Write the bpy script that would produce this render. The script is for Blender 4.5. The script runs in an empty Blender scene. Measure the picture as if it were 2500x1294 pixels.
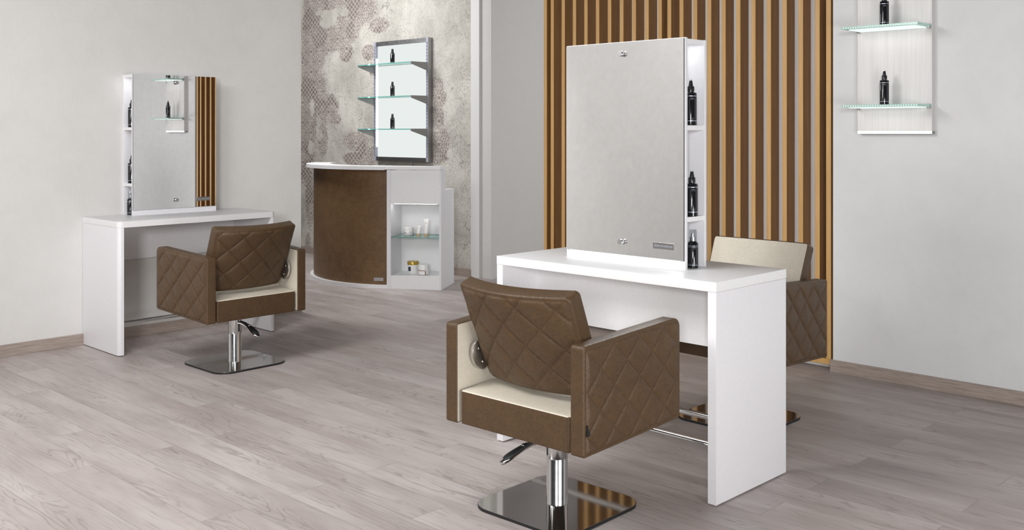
import bpy, bmesh, math, random
from mathutils import Vector, Matrix, noise
from math import sin, cos, pi, sqrt, radians, exp

random.seed(7)
scn = bpy.context.scene
COL = scn.collection

# ------------------------------------------------------------------ helpers
def link(o):
    COL.objects.link(o); return o

def empty(name, loc=(0, 0, 0), rz=0.0):
    o = bpy.data.objects.new(name, None)
    o.empty_display_size = 0.1
    o.location = loc; o.rotation_euler = (0, 0, rz)
    return link(o)

def tag(o, label=None, cat=None, group=None, kind=None):
    if label: o['label'] = label
    if cat: o['category'] = cat
    if group: o['group'] = group
    if kind: o['kind'] = kind
    return o

def obj(name, bm, m, parent=None, smooth=False, sharp=None, loc=None, rot=None):
    me = bpy.data.meshes.new(name)
    bmesh.ops.recalc_face_normals(bm, faces=bm.faces) if not getattr(bm, '_keepn', False) else None
    bm.to_mesh(me); bm.free()
    for mm in (m if isinstance(m, (list, tuple)) else [m]):
        me.materials.append(mm)
    if smooth:
        me.polygons.foreach_set('use_smooth', [True] * len(me.polygons))
        if sharp:
            me.set_sharp_from_angle(angle=radians(sharp))
    o = bpy.data.objects.new(name, me)
    if loc: o.location = loc
    if rot: o.rotation_euler = rot
    if parent: o.parent = parent
    return link(o)

def struct(name, bm, m, label=None, parent=None, **k):
    o = obj(name, bm, m, parent, **k)
    if parent is None:
        o['kind'] = 'structure'
    if label: o['label'] = label
    return o

def box(bm, x0, x1, y0, y1, z0, z1, bev=0.0, seg=2, mi=0):
    vs = [bm.verts.new((x, y, z)) for x in (x0, x1) for y in (y0, y1) for z in (z0, z1)]
    fs = []
    for q in ((0, 1, 3, 2), (4, 6, 7, 5), (0, 4, 5, 1), (2, 3, 7, 6), (0, 2, 6, 4), (1, 5, 7, 3)):
        fs.append(bm.faces.new([vs[i] for i in q]))
    for f in fs: f.material_index = mi
    if bev > 0:
        es = list({e for f in fs for e in f.edges})
        bmesh.ops.bevel(bm, geom=es, offset=bev, segments=seg, profile=0.5, affect='EDGES')
    return vs

def BOX(*a, **k):
    bm = bmesh.new(); box(bm, *a, **k); return bm

def lathe(bm, prof, n=32, cx=0, cy=0, cz=0, M=None, mi=0):
    """prof: list of (r, z). closed with centre points when r == 0"""
    rings = []
    for r, z in prof:
        if r <= 1e-9:
            p = Vector((cx, cy, cz + z)); p = M @ p if M else p
            rings.append([bm.verts.new(p)])
        else:
            ring = []
            for i in range(n):
                a = 2 * pi * i / n
                p = Vector((cx + r * cos(a), cy + r * sin(a), cz + z)); p = M @ p if M else p
                ring.append(bm.verts.new(p))
            rings.append(ring)
    for a, b in zip(rings, rings[1:]):
        for i in range(n):
            j = (i + 1) % n
            if len(a) == 1 and len(b) == 1: continue
            if len(a) == 1: f = bm.faces.new((a[0], b[j], b[i]))
            elif len(b) == 1: f = bm.faces.new((a[i], a[j], b[0]))
            else: f = bm.faces.new((a[i], a[j], b[j], b[i]))
            f.material_index = mi
    return bm

def tube(bm, p0, p1, r, n=20):
    p0 = Vector(p0); p1 = Vector(p1)
    d = p1 - p0
    M = Matrix.Translation(p0) @ d.to_track_quat('Z', 'Y').to_matrix().to_4x4()
    lathe(bm, [(0, 0), (r, 0), (r, d.length), (0, d.length)], n, M=M)
    return bm

def prism(bm, poly, z0, z1, bev=0.0, seg=2):
    """vertical prism over an xy polygon (ccw)"""
    lo = [bm.verts.new((x, y, z0)) for x, y in poly]
    hi = [bm.verts.new((x, y, z1)) for x, y in poly]
    n = len(poly)
    fb = bm.faces.new(lo[::-1]); ft = bm.faces.new(hi)
    for i in range(n):
        j = (i + 1) % n
        bm.faces.new((lo[i], lo[j], hi[j], hi[i]))
    if bev > 0:
        es = list(set(fb.edges) | set(ft.edges))
        bmesh.ops.bevel(bm, geom=es, offset=bev, segments=seg, profile=0.5, affect='EDGES')
    return bm

def rrect(x0, x1, y0, y1, r, n=8):
    """rounded rectangle, r = radius or 4 radii (x0y0, x1y0, x1y1, x0y1)"""
    rs = r if isinstance(r, (list, tuple)) else [r] * 4
    out = []
    for (cx, cy, sx, sy, a0), rr in zip(((x0, y0, 1, 1, pi), (x1, y0, -1, 1, 1.5 * pi), (x1, y1, -1, -1, 0), (x0, y1, 1, -1, .5 * pi)), rs):
        if rr <= 0: out.append((cx, cy)); continue
        for i in range(n + 1):
            a = a0 + .5 * pi * i / n
            out.append((cx + sx * rr + rr * cos(a), cy + sy * rr + rr * sin(a)))
    return out

# ------------------------------------------------------------------ materials
class NT:
    def __init__(s, name):
        s.m = bpy.data.materials.new(name); s.m.use_nodes = True
        s.t = s.m.node_tree; s.t.nodes.clear()
        s.out = s.t.nodes.new('ShaderNodeOutputMaterial')
    def n(s, typ, **k):
        nd = s.t.nodes.new(typ)
        ins = k.pop('ins', {})
        for a, v in k.items(): setattr(nd, a, v)
        for a, v in ins.items(): s.set(nd.inputs[a], v)
        return nd
    def set(s, sock, v):
        if isinstance(v, bpy.types.NodeSocket): s.t.links.new(v, sock)
        else:
            if sock.type == 'RGBA' and not hasattr(v, '__len__'): v = (v, v, v, 1)
            if sock.type == 'RGBA' and len(v) == 3: v = (*v, 1)
            sock.default_value = v
    def math(s, op, a, b=0.0, c=None, clamp=False):
        nd = s.n('ShaderNodeMath', operation=op, use_clamp=clamp)
        s.set(nd.inputs[0], a); s.set(nd.inputs[1], b)
        if c is not None: s.set(nd.inputs[2], c)
        return nd.outputs[0]
    def mix(s, f, a, b):
        nd = s.n('ShaderNodeMix', data_type='RGBA')
        s.set(nd.inputs[0], f); s.set(nd.inputs[6], a); s.set(nd.inputs[7], b)
        return nd.outputs[2]
    def ramp(s, f, stops):
        nd = s.n('ShaderNodeValToRGB'); s.set(nd.inputs[0], f)
        e = nd.color_ramp.elements
        while len(e) < len(stops): e.new(.5)
        for el, (p, c) in zip(e, stops):
            el.position = p; el.color = (*c, 1) if len(c) == 3 else c
        return nd.outputs[0]
    def smooth(s, f, lo, hi, a=0.0, b=1.0):
        nd = s.n('ShaderNodeMapRange', interpolation_type='SMOOTHSTEP')
        for i, v in enumerate((f, lo, hi, a, b)): s.set(nd.inputs[i], v)
        return nd.outputs[0]
    def coord(s, scale=(1, 1, 1), loc=(0, 0, 0), rot=(0, 0, 0)):
        tc = s.n('ShaderNodeTexCoord')
        mp = s.n('ShaderNodeMapping', ins={'Scale': scale, 'Location': loc, 'Rotation': rot})
        s.t.links.new(tc.outputs['Object'], mp.inputs[0])
        return mp.outputs[0]
    def noise(s, vec, scale, detail=4, rough=.5, dist=0.0, out=0):
        nd = s.n('ShaderNodeTexNoise', ins={'Vector': vec, 'Scale': scale, 'Detail': detail, 'Roughness': rough, 'Distortion': dist})
        return nd.outputs[out]
    def bump(s, h, strength, dist):
        return s.n('ShaderNodeBump', ins={'Height': h, 'Strength': strength, 'Distance': dist}).outputs[0]
    def bsdf(s, **ins):
        nd = s.n('ShaderNodeBsdfPrincipled')
        for k, v in ins.items(): s.set(nd.inputs[k.replace('_', ' ')], v)
        s.t.links.new(nd.outputs[0], s.out.inputs[0])
        return s.m

def srgb(r, g, b):
    f = lambda c: c / 12.92 if c <= .04045 else ((c + .055) / 1.055) ** 2.4
    return tuple(f(c / 255) for c in (r, g, b))

def plain(name, col, rough=.5, metal=0.0, **k):
    t = NT(name)
    v = t.coord()
    f = t.noise(v, 60, 3)
    c = t.mix(f, tuple(x * .965 for x in col), tuple(min(1, x * 1.035) for x in col))
    return t.bsdf(Base_Color=c, Roughness=rough, Metallic=metal, **k)

def emit(name, col, s):
    t = NT(name)
    e = t.n('ShaderNodeEmission', ins={'Color': col, 'Strength': s})
    t.t.links.new(e.outputs[0], t.out.inputs[0])
    return t.m

def m_wall(name, col, amp=.032):
    t = NT(name); v = t.coord()
    big = t.noise(v, 1.3, 4, .55)
    mid = t.noise(v, 7, 5, .6, .6)
    fine = t.noise(v, 55, 4, .6)
    f = t.math('ADD', t.math('MULTIPLY', big, .5), t.math('MULTIPLY', mid, .5))
    f = t.smooth(f, .3, .7)
    c = t.mix(f, tuple(x * (1 - amp) for x in col), tuple(min(1, x * (1 + amp)) for x in col))
    # trowel marks
    tr = t.noise(t.coord(scale=(1, 1, .55), rot=(.5, .4, .6)), 9, 6, .62, 1.6)
    ridge = t.smooth(t.math('ABSOLUTE', t.math('SUBTRACT', tr, .5)), 0, .05)
    h = t.math('ADD', t.math('MULTIPLY', ridge, .12), t.math('ADD', t.math('MULTIPLY', fine, .35), t.math('MULTIPLY', mid, .9)))
    return t.bsdf(Base_Color=c, Roughness=.75, Normal=t.bump(h, .28, .006))

def m_floor():
    t = NT('greige_oak_planks')
    v = t.coord()
    br = t.n('ShaderNodeTexBrick', offset=.37, offset_frequency=2, squash=1.0)
    for k, x in (('Color1', (0, 0, 0, 1)), ('Color2', (1, 1, 1, 1)), ('Mortar', (.5, .5, .5, 1)), ('Scale', 1.0), ('Mortar Size', .0011), ('Mortar Smooth', .3), ('Bias', 0.0), ('Brick Width', 1.25), ('Row Height', .162)):
        t.set(br.inputs[k], x)
    t.t.links.new(v, br.inputs['Vector'])
    plank = t.n('ShaderNodeSeparateColor'); t.t.links.new(br.outputs[0], plank.inputs[0])
    pid = plank.outputs[0]
    # shift the grain from plank to plank
    off = t.n('ShaderNodeCombineXYZ'); t.set(off.inputs[0], t.math('MULTIPLY', pid, 37.0)); t.set(off.inputs[1], t.math('MULTIPLY', pid, 11.3)); t.set(off.inputs[2], t.math('MULTIPLY', pid, 5.0))
    add = t.n('ShaderNodeVectorMath', operation='ADD'); t.t.links.new(v, add.inputs[0]); t.t.links.new(off.outputs[0], add.inputs[1])
    st = t.n('ShaderNodeMapping', ins={'Scale': (1.0, 7.0, 1.0)}); t.t.links.new(add.outputs[0], st.inputs[0])
    fig = t.noise(st.outputs[0], 1.25, 3, .5, .9)
    rings = t.math('FRACT', t.math('MULTIPLY', fig, 13.0))
    rings = t.math('ABSOLUTE', t.math('SUBTRACT', rings, .5))
    line = t.smooth(rings, 0.0, .20, 1.0, 0.0)
    mask = t.smooth(t.noise(st.outputs[0], 1.7, 2, .5), .40, .66)
    line = t.math('MULTIPLY', line, mask)
    st2 = t.n('ShaderNodeMapping', ins={'Scale': (1.6, 42.0, 1.0)}); t.t.links.new(add.outputs[0], st2.inputs[0])
    fib = t.noise(st2.outputs[0], 2.6, 6, .65, .3)
    st3 = t.n('ShaderNodeMapping', ins={'Scale': (.8, 3.0, 1.0)}); t.t.links.new(add.outputs[0], st3.inputs[0])
    cloud = t.noise(st3.outputs[0], 1.6, 4, .55)
    base = t.mix(t.smooth(cloud, .3, .7), srgb(163, 152, 149), srgb(194, 186, 183))
    base = t.mix(t.math('MULTIPLY', pid, .30), base, srgb(176, 163, 157))
    base = t.mix(t.math('MULTIPLY', t.smooth(fib, .48, .78), .50), base, srgb(128, 116, 110))
    base = t.mix(t.math('MULTIPLY', line, .42), base, srgb(118, 107, 101))
    base = t.mix(t.math('MULTIPLY', br.outputs[1], .55), base, srgb(112, 102, 97))
    h = t.math('SUBTRACT', t.math('MULTIPLY', fib, -.5), t.math('ADD', t.math('MULTIPLY', line, .5), t.math('MULTIPLY', br.outputs[1], 1.6)))
    rough = t.math('ADD', .40, t.math('MULTIPLY', fib, .16))
    return t.bsdf(Base_Color=base, Roughness=rough, Normal=t.bump(h, .25, .002), Specular_IOR_Level=.35)

def m_wood(name, c1, c2, scale=(1, 1, 1), rough=.5, k=1.0):
    """straight-grained wood; grain runs along the axis with the smallest scale"""
    t = NT(name)
    v = t.coord(scale=scale)
    a = t.noise(v, 3.0, 5, .6, .35)
    b = t.noise(v, 9.0, 4, .6, .2)
    f = t.smooth(t.math('ADD', t.math('MULTIPLY', a, .6), t.math('MULTIPLY', b, .4)), .35, .65)
    return t.bsdf(Base_Color=t.mix(t.math('MULTIPLY', f, k), c1, c2), Roughness=rough, Normal=t.bump(b, .12, .001))

def m_leather(name, ca, cb, cc, rough=.38, grain=1.0):
    t = NT(name)
    v = t.coord()
    big = t.noise(v, 14, 5, .7, .4)
    mid = t.noise(v, 110, 5, .7)
    vor = t.n('ShaderNodeTexVoronoi', feature='DISTANCE_TO_EDGE', ins={'Vector': v, 'Scale': 270.0})
    wob = t.noise(v, 120, 3, .6, 1.2)
    c = t.mix(t.smooth(big, .3, .7), ca, cb)
    c = t.mix(t.math('MULTIPLY', t.smooth(mid, .40, .75), .8), c, cc)
    h = t.math('ADD', t.smooth(vor.outputs[0], 0, .25), t.math('MULTIPLY', wob, .8))
    r = t.math('ADD', rough - .06, t.math('MULTIPLY', mid, .16))
    return t.bsdf(Base_Color=c, Roughness=r, Normal=t.bump(h, .26 * grain, .0014), Specular_IOR_Level=.42)

def m_metal(name, col, rough, brushed=None):
    t = NT(name)
    v = t.coord(scale=brushed or (1, 1, 1))
    f = t.noise(v, 40, 3)
    return t.bsdf(Base_Color=t.mix(f, tuple(x * .93 for x in col), tuple(min(1, x * 1.05) for x in col)), Metallic=1.0,
                  Roughness=t.math('ADD', rough * .8, t.math('MULTIPLY', f, rough * .4)))

def m_glass(name, tint, gloss=.10):
    """thin pane: mostly transparent, with a fresnel gloss"""
    t = NT(name)
    tr = t.n('ShaderNodeBsdfTransparent', ins={'Color': tint})
    gl = t.n('ShaderNodeBsdfGlossy', ins={'Color': (.9, 1, .97), 'Roughness': .03})
    lw = t.n('ShaderNodeLayerWeight', ins={'Blend': .25})
    f = t.math('ADD', gloss * .5, t.math('MULTIPLY', lw.outputs[0], .6), clamp=True)
    mx = t.n('ShaderNodeMixShader'); t.set(mx.inputs[0], f)
    t.t.links.new(tr.outputs[0], mx.inputs[1]); t.t.links.new(gl.outputs[0], mx.inputs[2])
    t.t.links.new(mx.outputs[0], t.out.inputs[0])
    return t.m

def m_wallpaper():
    t = NT('distressed_damask_wallpaper')
    v = t.coord()
    sp = t.n('ShaderNodeSeparateXYZ'); t.t.links.new(v, sp.inputs[0])
    x, z = sp.outputs[0], sp.outputs[2]
    # plaster ground
    big = t.noise(v, 2.2, 6, .62, .4)
    fine = t.noise(v, 62, 6, .8)
    weave = t.noise(t.coord(scale=(1, 1, 3)), 95, 2, .8)
    g = t.mix(t.smooth(big, .34, .66), srgb(172, 168, 160), srgb(206, 202, 194))
    speck = t.math('MULTIPLY', t.smooth(fine, .47, .66), t.smooth(t.noise(v, 5, 4, .6), .35, .65, .25, .80))
    g = t.mix(speck, g, srgb(118, 112, 105))
    g = t.mix(t.math('MULTIPLY', t.smooth(weave, .5, .8), .5), g, srgb(140, 135, 128))
    smudge = t.smooth(t.noise(t.coord(loc=(3.1, 0, 1.7)), 4.2, 4, .6, .5), .64, .80)
    g = t.mix(t.math('MULTIPLY', smudge, .7), g, srgb(112, 107, 100))
    # cracks
    dv = t.noise(v, 6, 4, .6, out=1)
    ad = t.n('ShaderNodeVectorMath', operation='MULTIPLY_ADD', ins={1: (.25, .25, .25)})
    t.t.links.new(dv, ad.inputs[0]); t.t.links.new(v, ad.inputs[2])
    vo = t.n('ShaderNodeTexVoronoi', feature='DISTANCE_TO_EDGE', ins={'Scale': 3.0}); t.t.links.new(ad.outputs[0], vo.inputs['Vector'])
    crack = t.math('MULTIPLY', t.smooth(vo.outputs[0], .0, .012, 1.0, 0.0), t.smooth(t.noise(v, 3.3, 2), .50, .62))
    g = t.mix(t.math('MULTIPLY', crack, .75), g, srgb(98, 92, 86))
    # ornament A: lattice of small scales
    u1 = t.math('MULTIPLY', t.math('ADD', x, t.math('MULTIPLY', z, 1.15)), 1 / .058)
    u2 = t.math('MULTIPLY', t.math('SUBTRACT', x, t.math('MULTIPLY', z, 1.15)), 1 / .058)
    wob = t.math('MULTIPLY', t.math('SUBTRACT', t.noise(v, 30, 3), .5), .25)
    a1 = t.math('ABSOLUTE', t.math('SINE', t.math('MULTIPLY', t.math('ADD', u1, wob), pi)))
    a2 = t.math('ABSOLUTE', t.math('SINE', t.math('MULTIPLY', t.math('ADD', u2, wob), pi)))
    scales = t.smooth(t.math('MINIMUM', a1, a2), .16, .32)
    scales = t.math('MULTIPLY', scales, t.smooth(t.noise(v, 140, 2, .7), .36, .50, .55, 1.0))
    # ornament B: mirrored damask medallions in a half-drop repeat
    def fold(val, cell, shift=0.0):
        q = t.math('ADD', t.math('DIVIDE', val, cell), shift)
        return t.math('MULTIPLY', t.math('ABSOLUTE', t.math('SUBTRACT', t.math('FRACT', q), .5)), cell)
    cx_, cz_ = .150, .205
    col = t.math('MULTIPLY', t.math('MODULO', t.math('FLOOR', t.math('ADD', t.math('DIVIDE', x, cx_), 200.0)), 2.0), .5)
    fu = fold(x, cx_); fv = fold(z, cz_, col)
    cmb = t.n('ShaderNodeCombineXYZ'); t.set(cmb.inputs[0], fu); t.set(cmb.inputs[1], fv)
    n1 = t.noise(cmb.outputs[0], 72, 1.5, .5, .7)
    n2 = t.noise(cmb.outputs[0], 30, 1, .5, .3)
    vein = t.smooth(t.math('ABSOLUTE', t.math('SUBTRACT', n2, .5)), .010, .034)      # pale scroll lines
    rad = t.math('SQRT', t.math('ADD', t.math('POWER', t.math('DIVIDE', fu, cx_ * .5), 2.0), t.math('POWER', t.math('DIVIDE', fv, cz_ * .5), 2.0)))
    petal = t.smooth(t.math('ABSOLUTE', t.math('SUBTRACT', t.math('FRACT', t.math('MULTIPLY', rad, 3.2)), .5)), .04, .14)
    scrolls = t.smooth(t.math('ADD', n1, t.math('MULTIPLY', t.math('SUBTRACT', t.noise(v, 120, 3), .5), .35)), .42, .50)
    scrolls = t.math('MULTIPLY', t.math('MULTIPLY', scrolls, vein), petal)
    pick = t.smooth(t.noise(t.coord(loc=(1.9, 0, .6)), 3.9, 1), .54, .58)
    orn = t.math('ADD', t.math('MULTIPLY', scales, pick), t.math('MULTIPLY', scrolls, t.math('SUBTRACT', 1.0, pick)))
    # where the print survives
    at = t.n('ShaderNodeAttribute', attribute_name='print')
    edge = t.math('ADD', at.outputs['Fac'], t.math('MULTIPLY', t.math('SUBTRACT', t.noise(v, 34, 5, .75), .5), 1.3))
    keep = t.smooth(edge, .36, .50)
    tint = t.mix(t.math('MULTIPLY', keep, .55), g, srgb(188, 177, 171))
    ink = t.mix(t.smooth(t.noise(v, 18, 4), .3, .7), srgb(92, 82, 78), srgb(122, 111, 106))
    c = t.mix(t.math('MULTIPLY', t.math('MULTIPLY', keep, orn), .92), tint, ink)
    return t.bsdf(Base_Color=c, Roughness=.8, Normal=t.bump(fine, .15, .002))

WHITE = srgb(238, 237, 238)
M = dict(
    wall_warm=m_wall('warm_white_plaster', srgb(214, 212, 209)),
    wall_cool=m_wall('pale_grey_plaster', srgb(216, 216, 216)),
    wall_white=m_wall('white_plaster', srgb(240, 240, 240), .02),
    wall_part=m_wall('grey_plaster', srgb(196, 194, 191), .02),
    trim=plain('painted_trim', srgb(214, 213, 212), .6),
    paper=m_wallpaper(),
    floor=m_floor(),
    skirt=m_wood('greige_oak_skirting', srgb(172, 158, 148), srgb(142, 129, 121), (2.2, 2.2, 46), .5),
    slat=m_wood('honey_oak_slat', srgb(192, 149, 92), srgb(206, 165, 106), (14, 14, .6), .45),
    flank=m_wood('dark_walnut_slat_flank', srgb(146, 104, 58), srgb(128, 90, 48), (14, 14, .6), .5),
    white=plain('white_laminate', WHITE, .38),
    white_side=plain('white_laminate_edge', srgb(232, 231, 234), .4),
    ashpanel=m_wood('pale_ash_laminate', srgb(226, 222, 220), srgb(206, 202, 200), (15, 15, .4), .45, .55),
    leather=m_leather('brown_leather', srgb(82, 62, 41), srgb(90, 68, 44), srgb(66, 49, 31)),
    cream=m_leather('cream_leather', srgb(214, 206, 190), srgb(222, 214, 198), srgb(206, 197, 180), .45, .5),
    bronze=m_leather('bronze_leather_panel', srgb(106, 80, 54), srgb(122, 95, 66), srgb(86, 63, 41), .36, .8),
    chrome=m_metal('chrome', (.80, .80, .80), .07),
    satin=m_metal('satin_chrome', (.72, .72, .72), .16),
    steel=m_metal('brushed_steel', (.52, .51, .48), .10, (1, 30, 1)),
    plate=m_metal('polished_steel_plate', (.50, .485, .455), .07, (1, 12, 1)),
    alu=m_metal('grey_aluminium', (.42, .42, .42), .38),
    alu_light=m_metal('satin_aluminium', (.62, .62, .66), .32),
    knob=m_metal('satin_knob', (.60, .60, .60), .28),
    tagplate=m_metal('engraved_steel', (.40, .39, .39), .30),
    black=plain('black_rubber', (.012, .012, .013), .45),
    gloss=plain('black_gloss_plastic', (.010, .010, .012), .12),
    capblack=plain('black_cap_plastic', (.016, .016, .017), .28),
    ring=plain('silver_print', srgb(190, 198, 210), .3, .6),
    grip=plain('dark_grey_grip', (.025, .028, .03), .5),
    hinge=m_metal('satin_hinge_metal', (.66, .64, .60), .42),
    mirror=m_metal('mirror_silver', (.86, .86, .86), .0),
    pane=m_glass('clear_glass', (.93, .985, .97)),
    rim=plain('green_glass_edge', srgb(120, 190, 180), .12, 0.0, Transmission_Weight=.55, IOR=1.45),
    rim_lit=plain('lit_glass_edge', srgb(196, 232, 222), .15, 0.0, Transmission_Weight=.4, IOR=1.45),  # copy of the green edge, LED glow put into its paler colour
    clear=m_glass('clear_plastic', (.90, .91, .92), .25),
    gold=plain('gold_lid', srgb(188, 158, 72), .3, .35),
    porcelain=plain('white_plastic', srgb(242, 240, 238), .3),
    copper=plain('copper_print', srgb(150, 112, 96), .4, .3),
    navy=plain('navy_label', srgb(52, 60, 80), .5),
    tan=plain('tan_gel', srgb(206, 184, 150), .3),
    ink=plain('grey_print', srgb(120, 122, 126), .5),
    trans=plain('frosted_tube', srgb(226, 226, 226), .25, 0.0, Transmission_Weight=.3),
    led=emit('led_white', (.92, 1.0, .97), 2.2),
    led_tube=emit('led_tube', (.95, 1.0, .98), 14.0),
    led_soft=emit('led_diffuser', (.90, 1.0, .97), 1.05),
    led_dots=emit('led_points', (.82, 1.0, .90), 1.1),
    backlit=emit('backlit_diffuser', (.95, 1.0, .98), .86),
    shutter=plain('grey_recess', srgb(96, 96, 110), .7),
    rackpaint=plain('silver_paint', srgb(172, 172, 186), .45, .15),
    bracketpaint=plain('grey_bracket_paint', srgb(150, 150, 148), .5, .1),
)
# ------------------------------------------------------------------ camera
F, YH = 2466.16, 318.63
cam = bpy.data.cameras.new('camera'); cam.sensor_width = 36; cam.sensor_fit = 'HORIZONTAL'
cam.lens = F / 2500 * 36; cam.shift_x = 0; cam.shift_y = -(647 - YH) / 2500
co = link(bpy.data.objects.new('camera', cam))
co.location = (0, 0, 1.25); co.rotation_euler = (radians(90), 0, radians(44.195))
scn.camera = co

# ------------------------------------------------------------------ setting
WL, WR, WB = -5.905, 4.904, 5.94      # left wall x, right wall y, wallpaper wall y
H = 2.85
struct('floor', BOX(-12, 4.5, -5, 12, -.1, 0), M['floor'], 'pale greige oak plank floor')
struct('wall_left', BOX(WL - .13, WL, .35, 3.984, 0, H), M['wall_warm'], 'warm white plaster wall behind the styling table on the left')
struct('baseboard_left', BOX(WL, WL + .014, .35, 3.984, 0, .066, bev=.002), M['skirt'], 'greige oak skirting on the left wall', rot=None)
struct('added_pier', BOX(WL - .13, -5.25, -5, .35, 0, H), M['wall_warm'], 'plain plaster pier reflected in the foreground mirror')  # added unseen pier, keeps floor and skirting out of the mirror reflection
struct('wall_right', BOX(-2.452, 4.5, WR, WR + .24, 0, H), M['wall_cool'], 'pale grey plaster wall with the glass shelf panel')
struct('baseboard_right', BOX(-2.464, 4.5, WR - .012, WR, 0, .0655, bev=.002), M['skirt'], 'greige oak skirting on the right wall')
struct('wall_recess', BOX(-4.482, -2.452, 5.0, 5.144, 0, H), M['wall_white'], 'pale grey wall seen between the wooden slats')
struct('wall_partition', BOX(-6.16, -6.04, WB + .02, 11, 0, H), M['wall_part'], 'plain grey wall beside the wallpaper')
struct('trim_1', BOX(-6.262, -6.16, WB - .004, WB + .02, 0, H), M['trim'], 'painted strip at the right edge of the wallpaper')

def wallpaper_wall():
    """wall with a fine grid that carries the outline of the surviving print"""
    x0, x1, z0, z1, st = -9.45, -6.262, 0.0, H, .02
    nx = int(round((x1 - x0) / st)); nz = int(round((z1 - z0) / st))
    K = 8.55 / F
    def pos(px, py):       # photo measure -> wall coordinates
        t = WB / (.717 + .69713 * 0 + ((px - 1250) / F) * .69713)
        return (-.69713 + .717 * (px - 1250) / F) * t, 1.25 - (py - YH) / F * t
    E_ = [(755, 200, 22, 260), (748, 330, 26, 120), (800, 5, 60, 18), (880, 20, 42, 40), (925, 62, 26, 18), (850, 60, 32, 45),
          (815, 95, 50, 30), (845, 128, 18, 22), (770, 110, 30, 70), (770, 215, 28, 40), (800, 265, 30, 34), (822, 292, 13, 12),
          (788, 340, 14, 40), (870, 345, 34, 22), (900, 375, 26, 34), (865, 388, 30, 16), (900, 128, 18, 18), (908, 170, 8, 14),
          (1066, 215, 16, 26), (1074, 240, 16, 22), (1066, 285, 18, 28), (1078, 345, 22, 30), (1066, 375, 24, 24), (1075, 388, 20, 8),
          (758, 480, 14, 70), (752, 600, 8, 30)]
    Hn = [(797, 55, 22, 14), (762, 262, 7, 22), (780, 330, 9, 12), (760, 360, 11, 18), (803, 290, 8, 9), (905, 352, 9, 9), (840, 30, 14, 10)]
    def field(x, z):
        best = 0
        for L, sg in ((E_, 1), (Hn, -1)):
            for px, py, a, b in L:
                X, Z = pos(px, py)
                k = WB / (.717 + ((px - 1250) / F) * .69713) / F
                ka = k * 1.42
                d = sqrt(((x - X) / (a * ka)) ** 2 + ((z - Z) / (b * k)) ** 2)
                val = max(0.0, 1.5 - d) / 1.0
                if sg > 0: best = max(best, min(1.0, val))
                else: best = min(best, 1 - min(1.0, max(0, 1.5 - d)))
        return best
    bm = bmesh.new()
    lay = bm.verts.layers.float.new('print')
    g = []
    for i in range(nx + 1):
        row = []
        for j in range(nz + 1):
            x = x0 + (x1 - x0) * i / nx; z = z0 + (z1 - z0) * j / nz
            v = bm.verts.new((x, WB, z)); v[lay] = field(x, z); row.append(v)
        g.append(row)
    for i in range(nx):
        for j in range(nz):
            bm.faces.new((g[i][j], g[i + 1][j], g[i + 1][j + 1], g[i][j + 1]))
    box(bm, x0, x1, WB + .0005, WB + .12, z0, z1)
    return bm
struct('wall_back', wallpaper_wall(), M['paper'], 'wall in faded damask wallpaper over worn plaster')
struct('baseboard_back', BOX(-9.45, -6.262, WB - .014, WB, 0, .066, bev=.002), M['skirt'], 'grey oak skirting below the wallpaper')

# ------------------------------------------------------------------ slatted screens
SL1 = [-4.424 + .0954 * k for k in range(10)]
SL2 = [-3.412 + .0949 * k for k in range(10)]
def screen(name, posts, slats, label):
    x0 = min(posts + slats); x1 = max(posts + slats) + .027
    r = tag(empty(name, ((x0 + x1) / 2, 4.957, 0)), label, 'slat screen', 'oak slat screens in the recess')
    bx = (x0 + x1) / 2
    for kind, xs in (('post', posts), ('slat', slats)):
        for x in xs:
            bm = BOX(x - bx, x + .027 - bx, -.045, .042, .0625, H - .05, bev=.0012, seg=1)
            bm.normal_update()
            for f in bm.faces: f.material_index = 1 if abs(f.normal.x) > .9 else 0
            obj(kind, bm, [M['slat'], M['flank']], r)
    for z0, z1 in ((.033, .062), (H - .05, H - .02)):
        obj('rail', BOX(x0 - bx, x1 - bx, -.045, .042, z0, z1, bev=.001, seg=1), M['slat'], r)
    return r
screen('slat_screen', [-4.485], SL1, 'honey oak slat screen beside the plain grey wall, its left edge behind the mirror')
screen('slat_screen', [-3.498, -2.495], SL2, 'honey oak slat screen beside the white wall with glass shelves, behind the far chair')

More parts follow.
